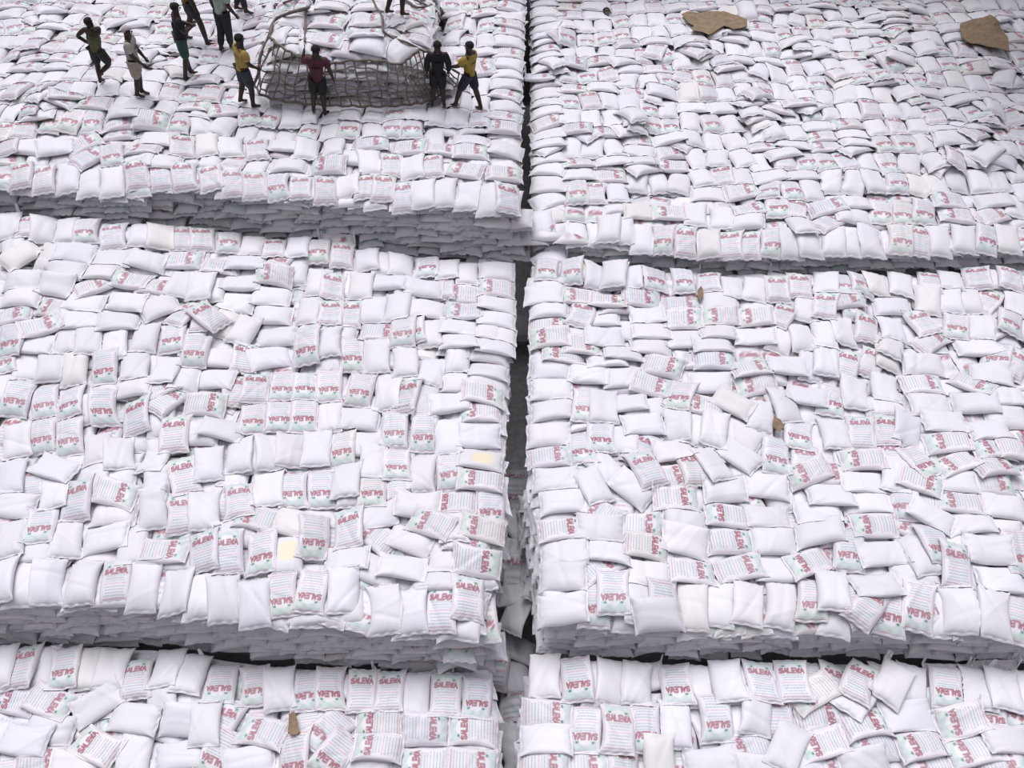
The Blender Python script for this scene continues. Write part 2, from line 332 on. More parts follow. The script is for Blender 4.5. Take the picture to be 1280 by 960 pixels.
def sack(cx, cy, top, kind='P', dest=None, W=.475, L=.73, th=.152, nu=22, nv=32, base=None, seed=0, messy=1.0, tilt=(0, 0), update=True, sag=.11):
    """One filled sack lying on whatever is already stacked (or on a level BASE). TOP is the unit vector towards its printed head."""
    r = np.random.default_rng(seed)
    W *= 1 + r.normal() * .025; L *= 1 + r.normal() * .02; th *= 1 + r.normal() * .08
    tx, ty = top; rx, ry = ty, -tx
    # support: low-order fit of the height below
    cu, cv = np.meshgrid(np.linspace(-.85, .85, 7), np.linspace(-.9, .9, 9))
    if base is None:
        b = Hs(cx + cu * W / 2 * rx + cv * L / 2 * tx, cy + cu * W / 2 * ry + cv * L / 2 * ty)
        ref = min(np.percentile(b, 60), float(ground(cx, cy)) + .10)
        b = np.clip(b, ref - sag, ref + .13)
        A = np.stack([np.ones_like(cu), cu, cv, cu * cv, cu ** 2, cv ** 2], -1).reshape(-1, 6)
        reg = np.diag([0, .5, .5, 14, 14, 14.])
        k = np.linalg.solve(A.T @ A + reg, A.T @ b.ravel())
        k[1] = np.clip(k[1], -.09, .09); k[2] = np.clip(k[2], -.12, .12)
    else:
        k = np.array([base, tilt[0], tilt[1], 0, 0, 0.])
    k[3] += r.normal() * .008 * messy; k[4] -= .006; k[5] -= abs(r.normal()) * .014 * messy
    bend = r.normal() * .012 * messy; shear = r.normal() * .018 * messy
    ph = r.uniform(0, 6.28, 14)
    wa = r.uniform(.5, 1.3, 4) * messy
    lump = r.normal() * .10
    def S(u, v): return k[0] + k[1] * u + k[2] * v + k[3] * u * v + k[4] * u * u + k[5] * v * v
    def prof(u, v):
        w = np.clip(np.abs(v) / HEM, 0, 1)
        return (np.clip(1 - np.abs(u) ** 3.1, 0, 1) ** .48) * (np.clip(1 - w ** 3.4, 0, 1) ** .62) * (1 + lump * v)
    def xy(u, v):
        hw = W / 2 * (.935 + .075 * np.abs(v) ** 5 + .012 * np.sin(v * 5 + ph[0]) * messy)
        a = u * hw + bend * (1 - v * v) * 2 + shear * v
        t = v * L / 2 * (1 - .02 * (1 - u * u) * np.abs(v) ** 3) + .006 * np.sin(u * 4 + ph[1]) * np.abs(v) ** 4
        return cx + a * rx + t * tx, cy + a * ry + t * ty
    def wrinkle(u, v):
        e = np.abs(v) ** 5 * (1 - .35 * np.abs(v))
        z = .016 * wa[0] * e * np.sin(u * (7 + 5 * wa[1]) + ph[2] + np.sign(v) * ph[3])
        z += .0075 * wa[1] * np.sin(3.2 * u + 2.1 * v + ph[4]) * np.sin(2.6 * v - 1.7 * u + ph[5])
        d = u * np.cos(ph[6]) + v * np.sin(ph[6]) * 1.4 - .5 * np.sin(ph[7])
        z += -.010 * wa[2] * np.exp(-(d / .15) ** 2) * (1 - v * v * .4)
        d2 = u * np.cos(ph[8]) + v * np.sin(ph[8]) * 1.4 + .6 * np.sin(ph[9])
        z += .006 * wa[3] * np.exp(-(d2 / .13) ** 2)
        return z
    tt = np.linspace(-1, 1, nu); ug = .55 * tt + .45 * np.sin(tt * math.pi / 2)
    s = np.linspace(-1, 1, nv); vg = HEM * (.7 * s + .3 * np.sin(s * math.pi / 2))
    u, v = np.meshgrid(ug, vg)
    X, Y = xy(u, v); p = prof(u, v)
    mid = S(u, v) + .40 * th
    wr = wrinkle(u, v)
    zt = mid + .55 * th * p + wr * np.clip(p * 2.5, 0, 1)
    zb = mid - .42 * th * p
    hr = hb = None
    if base is None:
        hb = Hs(X, Y)
        zt = np.maximum(zt, np.minimum(hb, S(u, v) + .12) + .012)
    # hems
    hv = []
    for sg in (-1, 1):
        uh, vh = np.meshgrid(np.linspace(-1, 1, nu), np.linspace(HEM * .985, 1.0, 4) * sg)
        Xh, Yh = xy(uh, vh)
        q = (np.abs(vh) - HEM) / (1 - HEM)
        mh = S(uh, vh) + .40 * th - .022 * np.clip(q, 0, 1) + .011 * wa[0] * np.sin(uh * (6 + 4 * wa[2]) + ph[10] + sg) * np.clip(q + .3, 0, 1)
        if base is None: mh = np.maximum(mh, np.minimum(Hs(Xh, Yh), S(uh, vh) + .25) + .008)
        vt = np.stack([Xh, Yh, mh + .004], -1).reshape(-1, 3)
        vb = np.stack([Xh, Yh, mh - .004], -1).reshape(-1, 3)
        fo = grid_faces(nu, 4, 0, sg < 0)
        hv.append((np.concatenate([vt, vb]), np.concatenate([fo, grid_faces(nu, 4, 4 * nu, sg > 0)])))
    # cloth colour
    g = r.uniform(.625, .69); warm = r.normal() * .0035
    tint = np.clip(np.array([g + warm - .002, g - .008, g + .022 - warm * 2]), 0, .93)
    if r.random() < .04: tint = tint * np.array([1.0, .985, .95])
    col = print_color(u, v, kind, tint, seed, fade=r.uniform(.86, 1.0))
    vt = np.stack([X, Y, zt], -1).reshape(-1, 3); vb = np.stack([X, Y, zb], -1).reshape(-1, 3)
    V = np.concatenate([vt, vb])
    F = np.concatenate([grid_faces(nu, nv), grid_faces(nu, nv, nu * nv, True)])
    C = np.concatenate([col.reshape(-1, 3), np.tile(tint, (nu * nv, 1))])
    if update:
        R = math.hypot(W, L) / 2 + .03
        i0, i1 = int((cx - R - HX0) / HC), int((cx + R - HX0) / HC) + 2
        j0, j1 = int((cy - R - HY0) / HC), int((cy + R - HY0) / HC) + 2
        i0, j0 = max(i0, 0), max(j0, 0); i1, j1 = min(i1, HNX), min(j1, HNY)
        if i1 > i0 and j1 > j0:
            dx = GXX[j0:j1, i0:i1] - cx; dy = GYY[j0:j1, i0:i1] - cy
            vv = (dx * tx + dy * ty) / (L / 2); uu = (dx * rx + dy * ry - shear * vv - bend * (1 - vv * vv) * 2) / (W / 2 * .95)
            ok = (np.abs(uu) < 1) & (np.abs(vv) < 1)
            z = S(uu, vv) + .40 * th + .55 * th * prof(np.clip(uu, -1, 1), np.clip(vv, -1, 1))
            hh = H[j0:j1, i0:i1]
            hh[ok] = np.maximum(hh[ok], z[ok])
    if isinstance(dest, Pile):
        dest.add(V, F, C)
        for hV, hF in hv: dest.add(hV, hF, np.tile(tint * .985, (len(hV), 1)))
        return None
    # an object of its own: body + two sewn ends
    o = np.array([cx, cy, float(k[0])])
    name = 'lettered_sack' if kind == 'S' else 'plain_sack'
    body = bpy.data.objects.new(name, write_mesh(name, V - o, F, C))
    body.location = o
    COL.objects.link(body)
    for hV, hF in hv:
        h = bpy.data.objects.new('sewn_end', write_mesh('sewn_end', hV - o, hF, np.tile(tint * .985, (len(hV), 1))))
        COL.objects.link(h); h.parent = body
    return body

REST = Pile()

def unit(a):
    a = math.radians(a); return (math.sin(a), math.cos(a))

# --- packed mass under the visible sacks
def build_floor():
    vs_, fs_ = [], []
    def blk(x0, x1, y0f, y1f, n=14, drop=.34):
        xs = np.linspace(0, 1, n); ys = np.linspace(0, 1, n)
        base = len(vs_)
        for t in ys:
            for s in xs:
                X = x0(t) + (x1(t) - x0(t)) * s if callable(x0) else 0
                Y = y0f(X) + (y1f(X) - y0f(X)) * t
                X = x0l(Y) + (x1l(Y) - x0l(Y)) * s
                vs_.append((X, Y, float(ground(X, Y)) - drop))
        return base
    def slab(xa, xb, ya, yb, n=24):
        """xa,xb: functions of Y; ya,yb: functions of X."""
        b = len(vs_)
        for j in range(n):
            for i in range(n):
                s, t = i / (n - 1), j / (n - 1)
                X = -13 * (1 - s) if xa is None else 13 * s
                for _ in range(4):
                    Y = ya(X) + (yb(X) - ya(X)) * t
                    a = -13.4 if xa is None else xa(Y); c = 13.4 if xb is None else xb(Y)
                    X = a + (c - a) * s
                vs_.append((X, Y, float(ground(X, Y)) - float(heap_h(X, Y)) - .36))
        for j in range(n - 1):
            for i in range(n - 1):
                fs_.append((b + j * n + i, b + j * n + i + 1, b + (j + 1) * n + i + 1, b + (j + 1) * n + i))
        ring = [b + i for i in range(n)] + [b + j * n + n - 1 for j in range(1, n)] + [b + (n - 1) * n + i for i in range(n - 2, -1, -1)] + [b + j * n for j in range(n - 2, 0, -1)]
        lo = len(vs_)
        for k in ring: vs_.append((vs_[k][0], vs_[k][1], -3.2))
        for i in range(len(ring)):
            i2 = (i + 1) % len(ring)
            fs_.append((ring[i], lo + i, lo + i2, ring[i2]))
    ins = .30
    L = lambda Y: float(gap_l(Y)) - ins - .12
    Rr = lambda Y: float(gap_r(Y)) + ins + .12
    f = lambda P, d: (lambda X: float(np.interp(X, *P)) + d)
    slab(None, L, lambda X: 3.6, f(MID_L, -.06), 22)
    slab(None, L, f(MID_L, ins), f(FAR_L, -.06), 30)
    slab(None, L, f(FAR_L, ins), lambda X: 23.4, 36)
    slab(Rr, None, lambda X: 3.6, f(MID_R, -.06), 22)
    slab(Rr, None, f(MID_R, ins), f(FAR_R, -.06), 30)
    slab(Rr, None, f(FAR_R, ins), lambda X: 23.4, 30)
    b = len(vs_)
    vs_.extend([(-13.4, 3.6, -3.2), (13.4, 3.6, -3.2), (13.4, 23.4, -3.2), (-13.4, 23.4, -3.2)]); fs_.append((b, b + 1, b + 2, b + 3))
    me = bpy.data.meshes.new('floor'); me.from_pydata(vs_, [], fs_); me.materials.append(M_CORE)
    o = bpy.data.objects.new('floor', me); COL.objects.link(o); o['kind'] = 'structure'
build_floor()

def plain_box(name, x0, x1, y0, y1, z0, z1, mat):
    me = bpy.data.meshes.new(name)
    v = [(x, y, z) for z in (z0, z1) for y in (y0, y1) for x in (x0, x1)]
    me.from_pydata(v, [], [(0, 2, 3, 1), (4, 5, 7, 6), (0, 1, 5, 4), (2, 6, 7, 3), (0, 4, 6, 2), (1, 3, 7, 5)])
    me.materials.append(mat)
    o = bpy.data.objects.new(name, me); COL.objects.link(o); o['kind'] = 'structure'
    return o
# unseen walls of the ship's hold, added and sized to shade the cargo
plain_box('wall_far', -15.5, 15.5, 23.6, 23.9, -3.3, 3.2, M_STEEL)
plain_box('wall_right', 14.9, 15.2, 3, 23.6, -3.3, 3.6, M_STEEL)
plain_box('wall_left', -15.2, -14.9, 3, 23.6, -3.3, 3.5, M_STEEL)
plain_box('wall_near', -15.5, 15.5, 2.3, 2.6, -3.3, 1.0, M_STEEL)

plain_box('shade_deck', 9.5, 15.5, 18.5, 23.9, 7.2, 7.4, M_STEEL)  # unseen deck plate added to darken the far right corner

# --- wall sacks of the steps and the gap
seedc = [1000]
def sd():
    seedc[0] += 1
    return seedc[0]

def visible_px(X, Y, Z, m=60):
    x, y = project(X, Y, Z)
    return -m < x < 1280 + m and -m < y < 960 + m

def step_wall(P, xa, xb, depth_layers, inward=1):
    lay_h = .160
    for k in range(depth_layers, 0, -1):
        X = xa + RNG.uniform(0, .2)
        while X < xb:
            crosswise = RNG.random() < .22
            wid = .62 if crosswise else .45
            Xc = X + wid / 2
            Ye = float(np.interp(Xc, *P)) + RNG.normal() * .025 + (.07 if k > 1 else .02)
            z = float(ground(Xc, Ye + .5)) - .17 - lay_h * k + RNG.normal() * .012
            a = (90 if crosswise else 0) + RNG.normal() * 5 + (180 if RNG.random() < .5 else 0)
            off = .24 if crosswise else .37
            if visible_px(Xc, Ye, z):
                px_w = 1200 * .45 / (Ye * CP + (CAM_Z - z) * SP)
                hi = px_w > 33
                sack(Xc, Ye + off, unit(a), 'S' if RNG.random() < .3 else 'P', REST, nu=20 if hi else 14, nv=26 if hi else 16, base=z, seed=sd(), tilt=(RNG.normal() * .012, RNG.normal() * .02 + (.022 if abs(a % 180) < 20 else 0) * (1 if abs(a) < 90 else -1)), update=False, th=.165, messy=1.1)
            X += wid * RNG.uniform(.92, 1.04)

step_wall(MID_L, -8.2, -.5, 9)
step_wall(MID_R, .45, 8.2, 6)
step_wall(FAR_L, -12, .1, 9)
step_wall(FAR_R, .3, 12, 4)

def gap_wall(side, ya, yb, layers):
    g = gap_l if side < 0 else gap_r
    for k in range(layers, 0, -1):
        Y = ya + RNG.uniform(0, .3)
        while Y < yb:
            along = RNG.random() < .2
            wid = .64 if along else .44
            Yc = Y + wid / 2
            jit = RNG.normal() * .04
            lean = (.020 * k if side > 0 and Yc < 9 else -.004 * k)
            Xe = float(g(Yc)) + side * (.05 + abs(jit)) - (1 if side > 0 else -1) * lean
            z = float(ground(float(g(Yc)) + side * .4, Yc)) - .17 - .137 * k + RNG.normal() * .015
            a = (0 if along else 90) + RNG.normal() * 7 + (180 if RNG.random() < .5 else 0)
            off = .24 if along else .37
            em = np.interp(Xe, *(MID_L if side < 0 else MID_R)); ef = np.interp(Xe, *(FAR_L if side < 0 else FAR_R))
            if z > -2.6 and not (-.02 < em - Yc + .2 < .42) and not (-.02 < ef - Yc + .2 < .42):
                hi = Yc < 11
                sack(Xe + side * off, Yc, unit(a), 'S' if RNG.random() < .3 else 'P', REST, nu=18 if hi else 12, nv=24 if hi else 14, base=z, seed=sd(), tilt=(RNG.normal() * .015, RNG.normal() * .03), update=False, th=.15, messy=1.8)
            Y += wid * RNG.uniform(.9, 1.03)
for y0, y1, n in ((4.2, 7.2, 9), (7.2, 11.5, 15), (11.5, 16, 13), (16, 21, 6)):
    gap_wall(-1, y0, y1, n); gap_wall(1, y0, y1, n)
# the stacked sides of the netted load
for k in range(7, 0, -1):
    z = Z_FAR_L + 1.0 - .17 - .148 * k
    X = -5.0
    while X < -1.75:
        cw = RNG.random() < .75
        wid = .63 if cw else .43
        Xc = X + wid / 2
        ins = .10 * max(0, abs((Xc + 3.35) / 1.7)) ** 6
        sack(Xc, HEAP_Y - 1.82 + (.22 if cw else .34) + ins + RNG.normal() * .03, unit((90 if cw else 0) + RNG.normal() * 5 + (180 if RNG.random() < .5 else 0)), 'S' if RNG.random() < .3 else 'P', REST, nu=16, nv=22, base=z + RNG.normal() * .012, seed=sd(), update=False, th=.15, messy=1.6)
        X += wid * RNG.uniform(.93, 1.03)
    for sx in (-1, 1):
        Yq = HEAP_Y - 1.5
        while Yq < HEAP_Y + 1.6:
            sack(-3.35 + sx * (1.66 - .34) + RNG.normal() * .03, Yq + .22, unit(90 + RNG.normal() * 6), 'S' if RNG.random() < .3 else 'P', REST, nu=14, nv=18, base=z + RNG.normal() * .012, seed=sd(), update=False, th=.15, messy=1.6)
            Yq += .44
# loose sacks at the bottom of the gap
Y = 4.4
while Y < 10.5:
    xc = (float(gap_l(Y)) + float(gap_r(Y))) / 2
    sack(xc + RNG.normal() * .04, Y, unit(RNG.choice([0, 90, 35, 150]) + RNG.normal() * 12), 'P' if RNG.random() < .6 else 'S', REST, nu=18, nv=24, base=(-1.95 if 6.9 < Y < 9.2 else -2.5) + RNG.normal() * .08, seed=sd(), tilt=(RNG.normal() * .06, RNG.normal() * .06), update=False, messy=2)
    Y += RNG.uniform(.33, .5)

# --- a full layer beneath the sacks that show
def regions():
    for side in (-1, 1):
        g = gap_l if side < 0 else gap_r
        m, f = (MID_L, FAR_L) if side < 0 else (MID_R, FAR_R)
        yield side, g, (lambda X: 3.9), (lambda X, m=m: float(np.interp(X, *m)) - .05), 'near'
        yield side, g, (lambda X, m=m: float(np.interp(X, *m)) + .02), (lambda X, f=f: float(np.interp(X, *f)) - .05), 'mid'
        yield side, g, (lambda X, f=f: float(np.interp(X, *f)) + .02), (lambda X: 23.0), 'far'

def lay_rows(side, g, y0, y1, name, want, dest_of, wild, hfirst):
    seg = 0
    Xs = 0.0
    while Xs < 12.6:
        wid = 1.29 if seg else .66
        first = seg == 0
        Xc = Xs + wid / 2
        # walk back row by row
        Y = y0(float(g(8)) + side * Xc) + RNG.uniform(0, .05)
        row = 0
        while True:
            gx_ = float(g(Y + .2))
            xm = gx_ + side * Xc
            room = y1(xm) - Y
            if room < .38: break
            if first: typ = 'H1'
            elif row == 0: typ = 'V'
            else: typ = 'V' if RNG.random() < (.62 if side < 0 else .58) else 'H'
            if typ == 'V' and room < .66: typ = 'H'
            if typ == 'V':
                pp = .5 + .3 * math.sin(Xc * 1.1 + Y * 1.3 + side)
                rowk = RNG.random() < pp
                for q in range(3):
                    X = gx_ + side * (Xs + .24 + q * .43)
                    a = (180 if RNG.random() < .66 else 0) + RNG.normal() * 5 * wild
                    want(X, Y + .36, a, 'S' if RNG.random() < (.60 if rowk else .3) else 'P')
                Y += .60 * RNG.uniform(.95, 1.04)
            else:
                for q in range(1 if typ == 'H1' else 2):
                    X = gx_ + side * (Xs + (.39 if typ == 'H1' else .33 + q * .645))
                    a = (90 if RNG.random() < .5 else 270) + RNG.normal() * 6 * wild
                    want(X, Y + .235, a, 'S' if RNG.random() < .47 else 'P')
                Y += .395 * RNG.uniform(.92, 1.03)
            row += 1
        Xs += wid; seg += 1

fill = []
for side, g, y0, y1, nm in regions():
    lay_rows(side, g, y0, y1, nm, lambda X, Y, a, t: fill.append((X, Y, a, t)), None, 1.5, False)
def clear_of_heap(X, Y, reach=.36):
    """Keep a sack either wholly on the netted load or wholly beside it."""
    hx, hy = 1.66, 1.72
    dx, dy = X + 3.35, Y - HEAP_Y
    if abs(dx) > hx + reach or abs(dy) > hy + reach: return X, Y
    if abs(dx) < hx and abs(dy) < hy:
        return -3.35 + max(-(hx - reach * .8), min(hx - reach * .8, dx)), HEAP_Y + max(-(hy - reach * .75), min(hy - reach * .75, dy))
    if abs(dy) >= hy: return X, HEAP_Y + math.copysign(hy + reach + .04, dy)
    return -3.35 + math.copysign(hx + reach + .04, dx), Y
fill = [(*clear_of_heap(X, Y), a, t) for X, Y, a, t in fill]
fill.sort(key=lambda q: q[1] + RNG.normal() * .5)
for X, Y, a, t in fill:
    if visible_px(X, Y, float(ground(X, Y)), 170):
        hi = Y < 10.5
        sack(X, Y, unit(a), t, REST, nu=20 if hi else 13, nv=28 if hi else 18, seed=sd(), messy=1.4)

# --- the sacks that show, where the photograph has them
marks = []
for x0, y0, sc_, txt in TILES:
    for tok in txt.split():
        a, b, c, k = tok.split(',')
        px, py, ang = x0 + float(a) / sc_, y0 + float(b) / sc_, float(c)
        lv = 1 if k.endswith('+') else (-1 if k.endswith('-') else 0)
        X, Y, Z = at(px, py)
        if Z <= Z_PIT + .01: continue
        ar = math.radians(ang)
        x2, y2 = hit_z(px + 8 * math.sin(ar), py - 8 * math.cos(ar), Z)
        x1, y1 = hit_z(px, py, Z)
        n = math.hypot(x2 - x1, y2 - y1)
        hx, hy = hit_z(px, py, Z + .04)
        c_, s__ = abs(y2 - y1) / n, abs(x2 - x1) / n
        half = .36 * c_ + .235 * s__
        lft = hx < (float(gap_l(hy)) + float(gap_r(hy))) / 2
        for P_ in ((MID_L, FAR_L) if lft else (MID_R, FAR_R)):
            e_ = float(np.interp(hx, *P_))
            if Y < e_ and hy > e_ - half - .06 and hy > e_ - .5: hy = e_ - half - .06
            elif Y >= e_ and hy < e_ + half - .05 and hy < e_ + .5: hy = max(hy, e_ + half - .09)
        hx, hy = clear_of_heap(hx, hy, .30)
        marks.append(dict(px=px, py=py, X=hx, Y=hy, top=((x2 - x1) / n, (y2 - y1) / n), kind=k[0], lv=lv, seed=sd(), ang=ang))
# scattered extra rows for the far fields, behind what was read off
more = []
def far_want(X, Y, a, t):
    z = float(ground(X, Y)); x, y = project(X, Y, z)
    lim = 158 if X < float(gap_l(Y)) + .2 else 238
    if y < lim and -50 < x < 1330 and y > -45: more.append((X, Y, a, t))
for side, g, y0, y1, nm in regions():
    if nm == 'far': lay_rows(side, g, y0, y1, nm, far_want, None, 1.3, False)
for _ in range(150):
    px, py = RNG.uniform(0, 1280), RNG.uniform(0, 215)
    if 300 < px < 660 and py < 150: continue
    if px < 660 and py > 150: continue
    X, Y, Z = at(px, py)
    if Z > -1: more.append((X, Y, RNG.uniform(0, 360), 'S' if RNG.random() < .4 else 'P'))
for X, Y, a, t in more:
    X, Y = clear_of_heap(X, Y)
    marks.append(dict(px=project(X, Y, float(ground(X, Y)))[0], py=project(X, Y, float(ground(X, Y)))[1], X=X, Y=Y, top=unit(a), kind=t, lv=0, seed=sd(), ang=a))
# which ones stand alone as objects: the 300 that show largest
own = sorted([m for m in marks if m['lv'] >= 0 and 8 < m['px'] < 1272 and m['py'] < 948], key=lambda m: -m['Y'] * 0 - m['py'])[:300]
for m in own: m['own'] = True
marks.sort(key=lambda m: (m['lv'], m['Y'] + np.random.default_rng(m['seed']).normal() * .12))
for m in marks:
    near = m.get('own')
    far = m['Y'] > 12
    if near: nu, nv = (44, 66) if m['kind'] == 'S' else (28, 42)
    elif not far: nu, nv = (34, 50) if m['kind'] == 'S' else (22, 32)
    else: nu, nv = (24, 36) if m['kind'] == 'S' else (15, 22)
    m['obj'] = sack(m['X'], m['Y'], m['top'], m['kind'], None if near else REST, nu=nu, nv=nv, seed=m['seed'])

rest = bpy.data.objects.new('sacks', write_mesh('sacks', np.concatenate(REST.v), np.concatenate(REST.f), np.concatenate(REST.c)))
COL.objects.link(rest)
rest['kind'] = 'stuff'; rest['category'] = 'sacks'
rest['label'] = 'packed mass of white woven sacks filling the terraces and the walls of the steps'

# --- say which sack is which
ORD = ['zeroth', 'first', 'second', 'third', 'fourth', 'fifth', 'sixth', 'seventh', 'eighth', 'ninth', 'tenth', 'eleventh', 'twelfth', 'thirteenth', 'fourteenth', 'fifteenth',
       'sixteenth', 'seventeenth', 'eighteenth', 'nineteenth', 'twentieth'] + ['twenty-' + w for w in ('first', 'second', 'third', 'fourth', 'fifth', 'sixth', 'seventh', 'eighth', 'ninth')]
groups = {}
for m in own:
    X, Y = m['X'], m['Y']
    left = X < (float(gap_l(Y)) + float(gap_r(Y))) / 2
    e = float(np.interp(X, *(MID_L if left else MID_R)))
    below = Y < e
    d = (e - Y) if below else (Y - e)
    row = 1 + int(max(0, d - .1) / .56)
    groups.setdefault((left, below, row), []).append(m)
for (left, below, row), ms in groups.items():
    ms.sort(key=lambda m: abs(m['X']))
    for i, m in enumerate(ms):
        h = abs(math.cos(math.radians(m['ang'])))
        way = 'lengthwise' if h > .8 else ('crosswise' if h < .6 * .6 + .1 else 'askew')
        what = {'S': 'lettered', 'P': 'plain', 'Y': 'yellow-stained'}[m['kind']]
        m['obj']['label'] = '%s white sack laid %s, %s from gap, %s row %s lower step, %s side' % (what, way, ORD[i + 1], ORD[row], 'below' if below else 'behind', 'workers' if left else 'cardboard')
        m['obj']['category'] = 'sack'
        m['obj']['group'] = '%s sacks %s the lower step' % ('lettered' if m['kind'] == 'S' else 'plain', 'below' if below else 'behind')
# ------------------------------------------------------------------ everything that is not a sack
def solid(name, color, rough=.8):
    return mat_cloth(name, False, color, rough=rough, bump=.08, scale=120)

def from_mesh(name, me, parent=None, mat=None):
    o = bpy.data.objects.new(name, me); COL.objects.link(o)
    if mat: me.materials.append(mat)
    if parent: o.parent = parent
    return o

def catmull(P, n=8):
    P = [np.array(p, float) for p in P]; Q = [2 * P[0] - P[1]] + P + [2 * P[-1] - P[-2]]
    out = []
    for i in range(1, len(Q) - 2):
        a, b, c, d = Q[i - 1], Q[i], Q[i + 1], Q[i + 2]
        for k in range(n):
            t = k / n
            out.append(.5 * ((2 * b) + (c - a) * t + (2 * a - 5 * b + 4 * c - d) * t * t + (3 * b - a - 3 * c + d) * t ** 3))
    out.append(Q[-2]); return out

def tube(vs_, fs_, pts, r, k=6):
    pts = [Vector(p) for p in pts]; b0 = len(vs_)
    for i, p in enumerate(pts):
        t = (pts[min(i + 1, len(pts) - 1)] - pts[max(i - 1, 0)]).normalized()
        a = t.cross(Vector((0.13, 0.2, 1))).normalized(); b = t.cross(a)
        for q in range(k):
            w = 2 * math.pi * q / k
            vs_.append(tuple(p + (a * math.cos(w) + b * math.sin(w)) * r))
    for i in range(len(pts) - 1):
        for q in range(k):
            q2 = (q + 1) % k
            fs_.append((b0 + i * k + q, b0 + i * k + q2, b0 + (i + 1) * k + q2, b0 + (i + 1) * k + q))
    fs_.append(tuple(b0 + q for q in range(k))); fs_.append(tuple(b0 + (len(pts) - 1) * k + q for q in reversed(range(k))))

def tube_obj(name, paths, r, parent, mat):
    vs_, fs_ = [], []
    for p in paths: tube(vs_, fs_, p, r)
    me = bpy.data.meshes.new(name); me.from_pydata(vs_, [], fs_); me.polygons.foreach_set('use_smooth', [True] * len(me.polygons))
    return from_mesh(name, me, parent, mat)

def on_cargo(px, py, lift=0.0):
    """The point of the actual stacked surface on the line of sight through a pixel."""
    d = ray(px, py); t = np.linspace(8, 34, 2601)
    P = d[None, :] * t[:, None] + np.array([0, 0, CAM_Z])
    k = int(np.argmax(P[:, 2] <= Hs(P[:, 0], P[:, 1]) + lift))
    return P[k]

# --- cargo net round the sling load
nb = [(318, 103), (326, 117), (350, 124), (385, 128), (420, 130), (450, 131), (480, 131), (510, 129), (530, 126), (543, 122), (552, 116), (560, 110)]
nt_ = [(336, 44), (345, 54), (362, 65), (385, 76), (412, 80), (440, 75), (475, 76), (500, 81), (512, 72), (524, 62), (540, 66), (574, 92)]
def col_pt(k, w):
    i = min(int(k), len(nb) - 2); f = k - i
    b = np.array(nb[i]) * (1 - f) + np.array(nb[i + 1]) * f; t = np.array(nt_[i]) * (1 - f) + np.array(nt_[i + 1]) * f
    bx, by = hit_z(b[0], b[1], Z_FAR_L + .14)
    d = ray(t[0], t[1])
    Yt = by + .16; tt = Yt / d[1]; T = np.array([d[0] * tt, Yt, CAM_Z + d[2] * tt])
    B = np.array([bx, by - .05, Z_FAR_L + .14])
    P = B * (1 - w) + T * w
    P[1] -= .16 * math.sin(math.pi * w) + .03 * math.sin(9 * k + 5 * w)
    P[0] += .04 * math.sin(3.1 * k + 7 * w) * math.sin(math.pi * w); P[2] += .035 * math.sin(4.3 * k + 2 * w) * math.sin(math.pi * w)
    return P
net = bpy.data.objects.new('cargo_net', None); COL.objects.link(net)
net.location = tuple(col_pt(5, 0))
net['label'] = 'dark rope cargo net spread round a sling load of white sacks'; net['category'] = 'net'
nl = np.array(net.location)
K = len(nb) - 1
paths = []
for k in np.linspace(0, K, 27): paths.append([col_pt(k, w) - nl for w in np.linspace(0, 1, 11)])
for w in np.linspace(.02, .86, 6)[1:]: paths.append([col_pt(k, min(1, max(0, w + .035 * math.sin(2.7 * k + 8 * w)))) - nl for k in np.linspace(0, K, 60)])
tube_obj('net_mesh', paths, .0155, net, M_ROPE)
S_ = lambda pts, lift=.05: [on_cargo(x, y, lift) - nl for x, y in pts]
top = [col_pt(k, 1.0) - nl for k in np.linspace(0, K, 50)]
bot = [col_pt(k, 0.0) - nl for k in np.linspace(0, K, 50)]
left_rim = [col_pt(0, w) - nl for w in np.linspace(0, 1, 8)] + catmull([col_pt(0, 1.0) - nl] + S_([(342, 27), (358, 18), (386, 10)]), 5)
tube_obj('border_rope', [top, bot, left_rim, [p + np.array([.03, -.03, .04]) for p in left_rim]], .027, net, M_ROPE)
for rp in ([(463, -8), (470, 8), (478, 22), (479, 38), (490, 47), (508, 53), (526, 62)], [(328, 8), (343, 7), (356, 3), (372, -3)], [(384, 8), (382, 25), (381, 52)]):
    tube_obj('slack_rope', [catmull(S_(rp), 6)], .024, net, M_ROPE)
fl = []
a_ = [(512, -4), (524, 2), (536, 8), (545, 14), (551, 23)]; b_ = [(520, -6), (532, -2), (543, 3), (552, 12), (557, 22)]
A3, B3 = S_(a_), S_(b_)
fl += [catmull(A3, 4), catmull(B3 + [A3[-1]], 4)] + [[A3[i], B3[i]] for i in range(1, 5)] + [catmull(S_([(500, -3), (512, 3), (520, 9), (536, 8)]), 4)]
tube_obj('net_flap', fl, .024, net, M_ROPE)

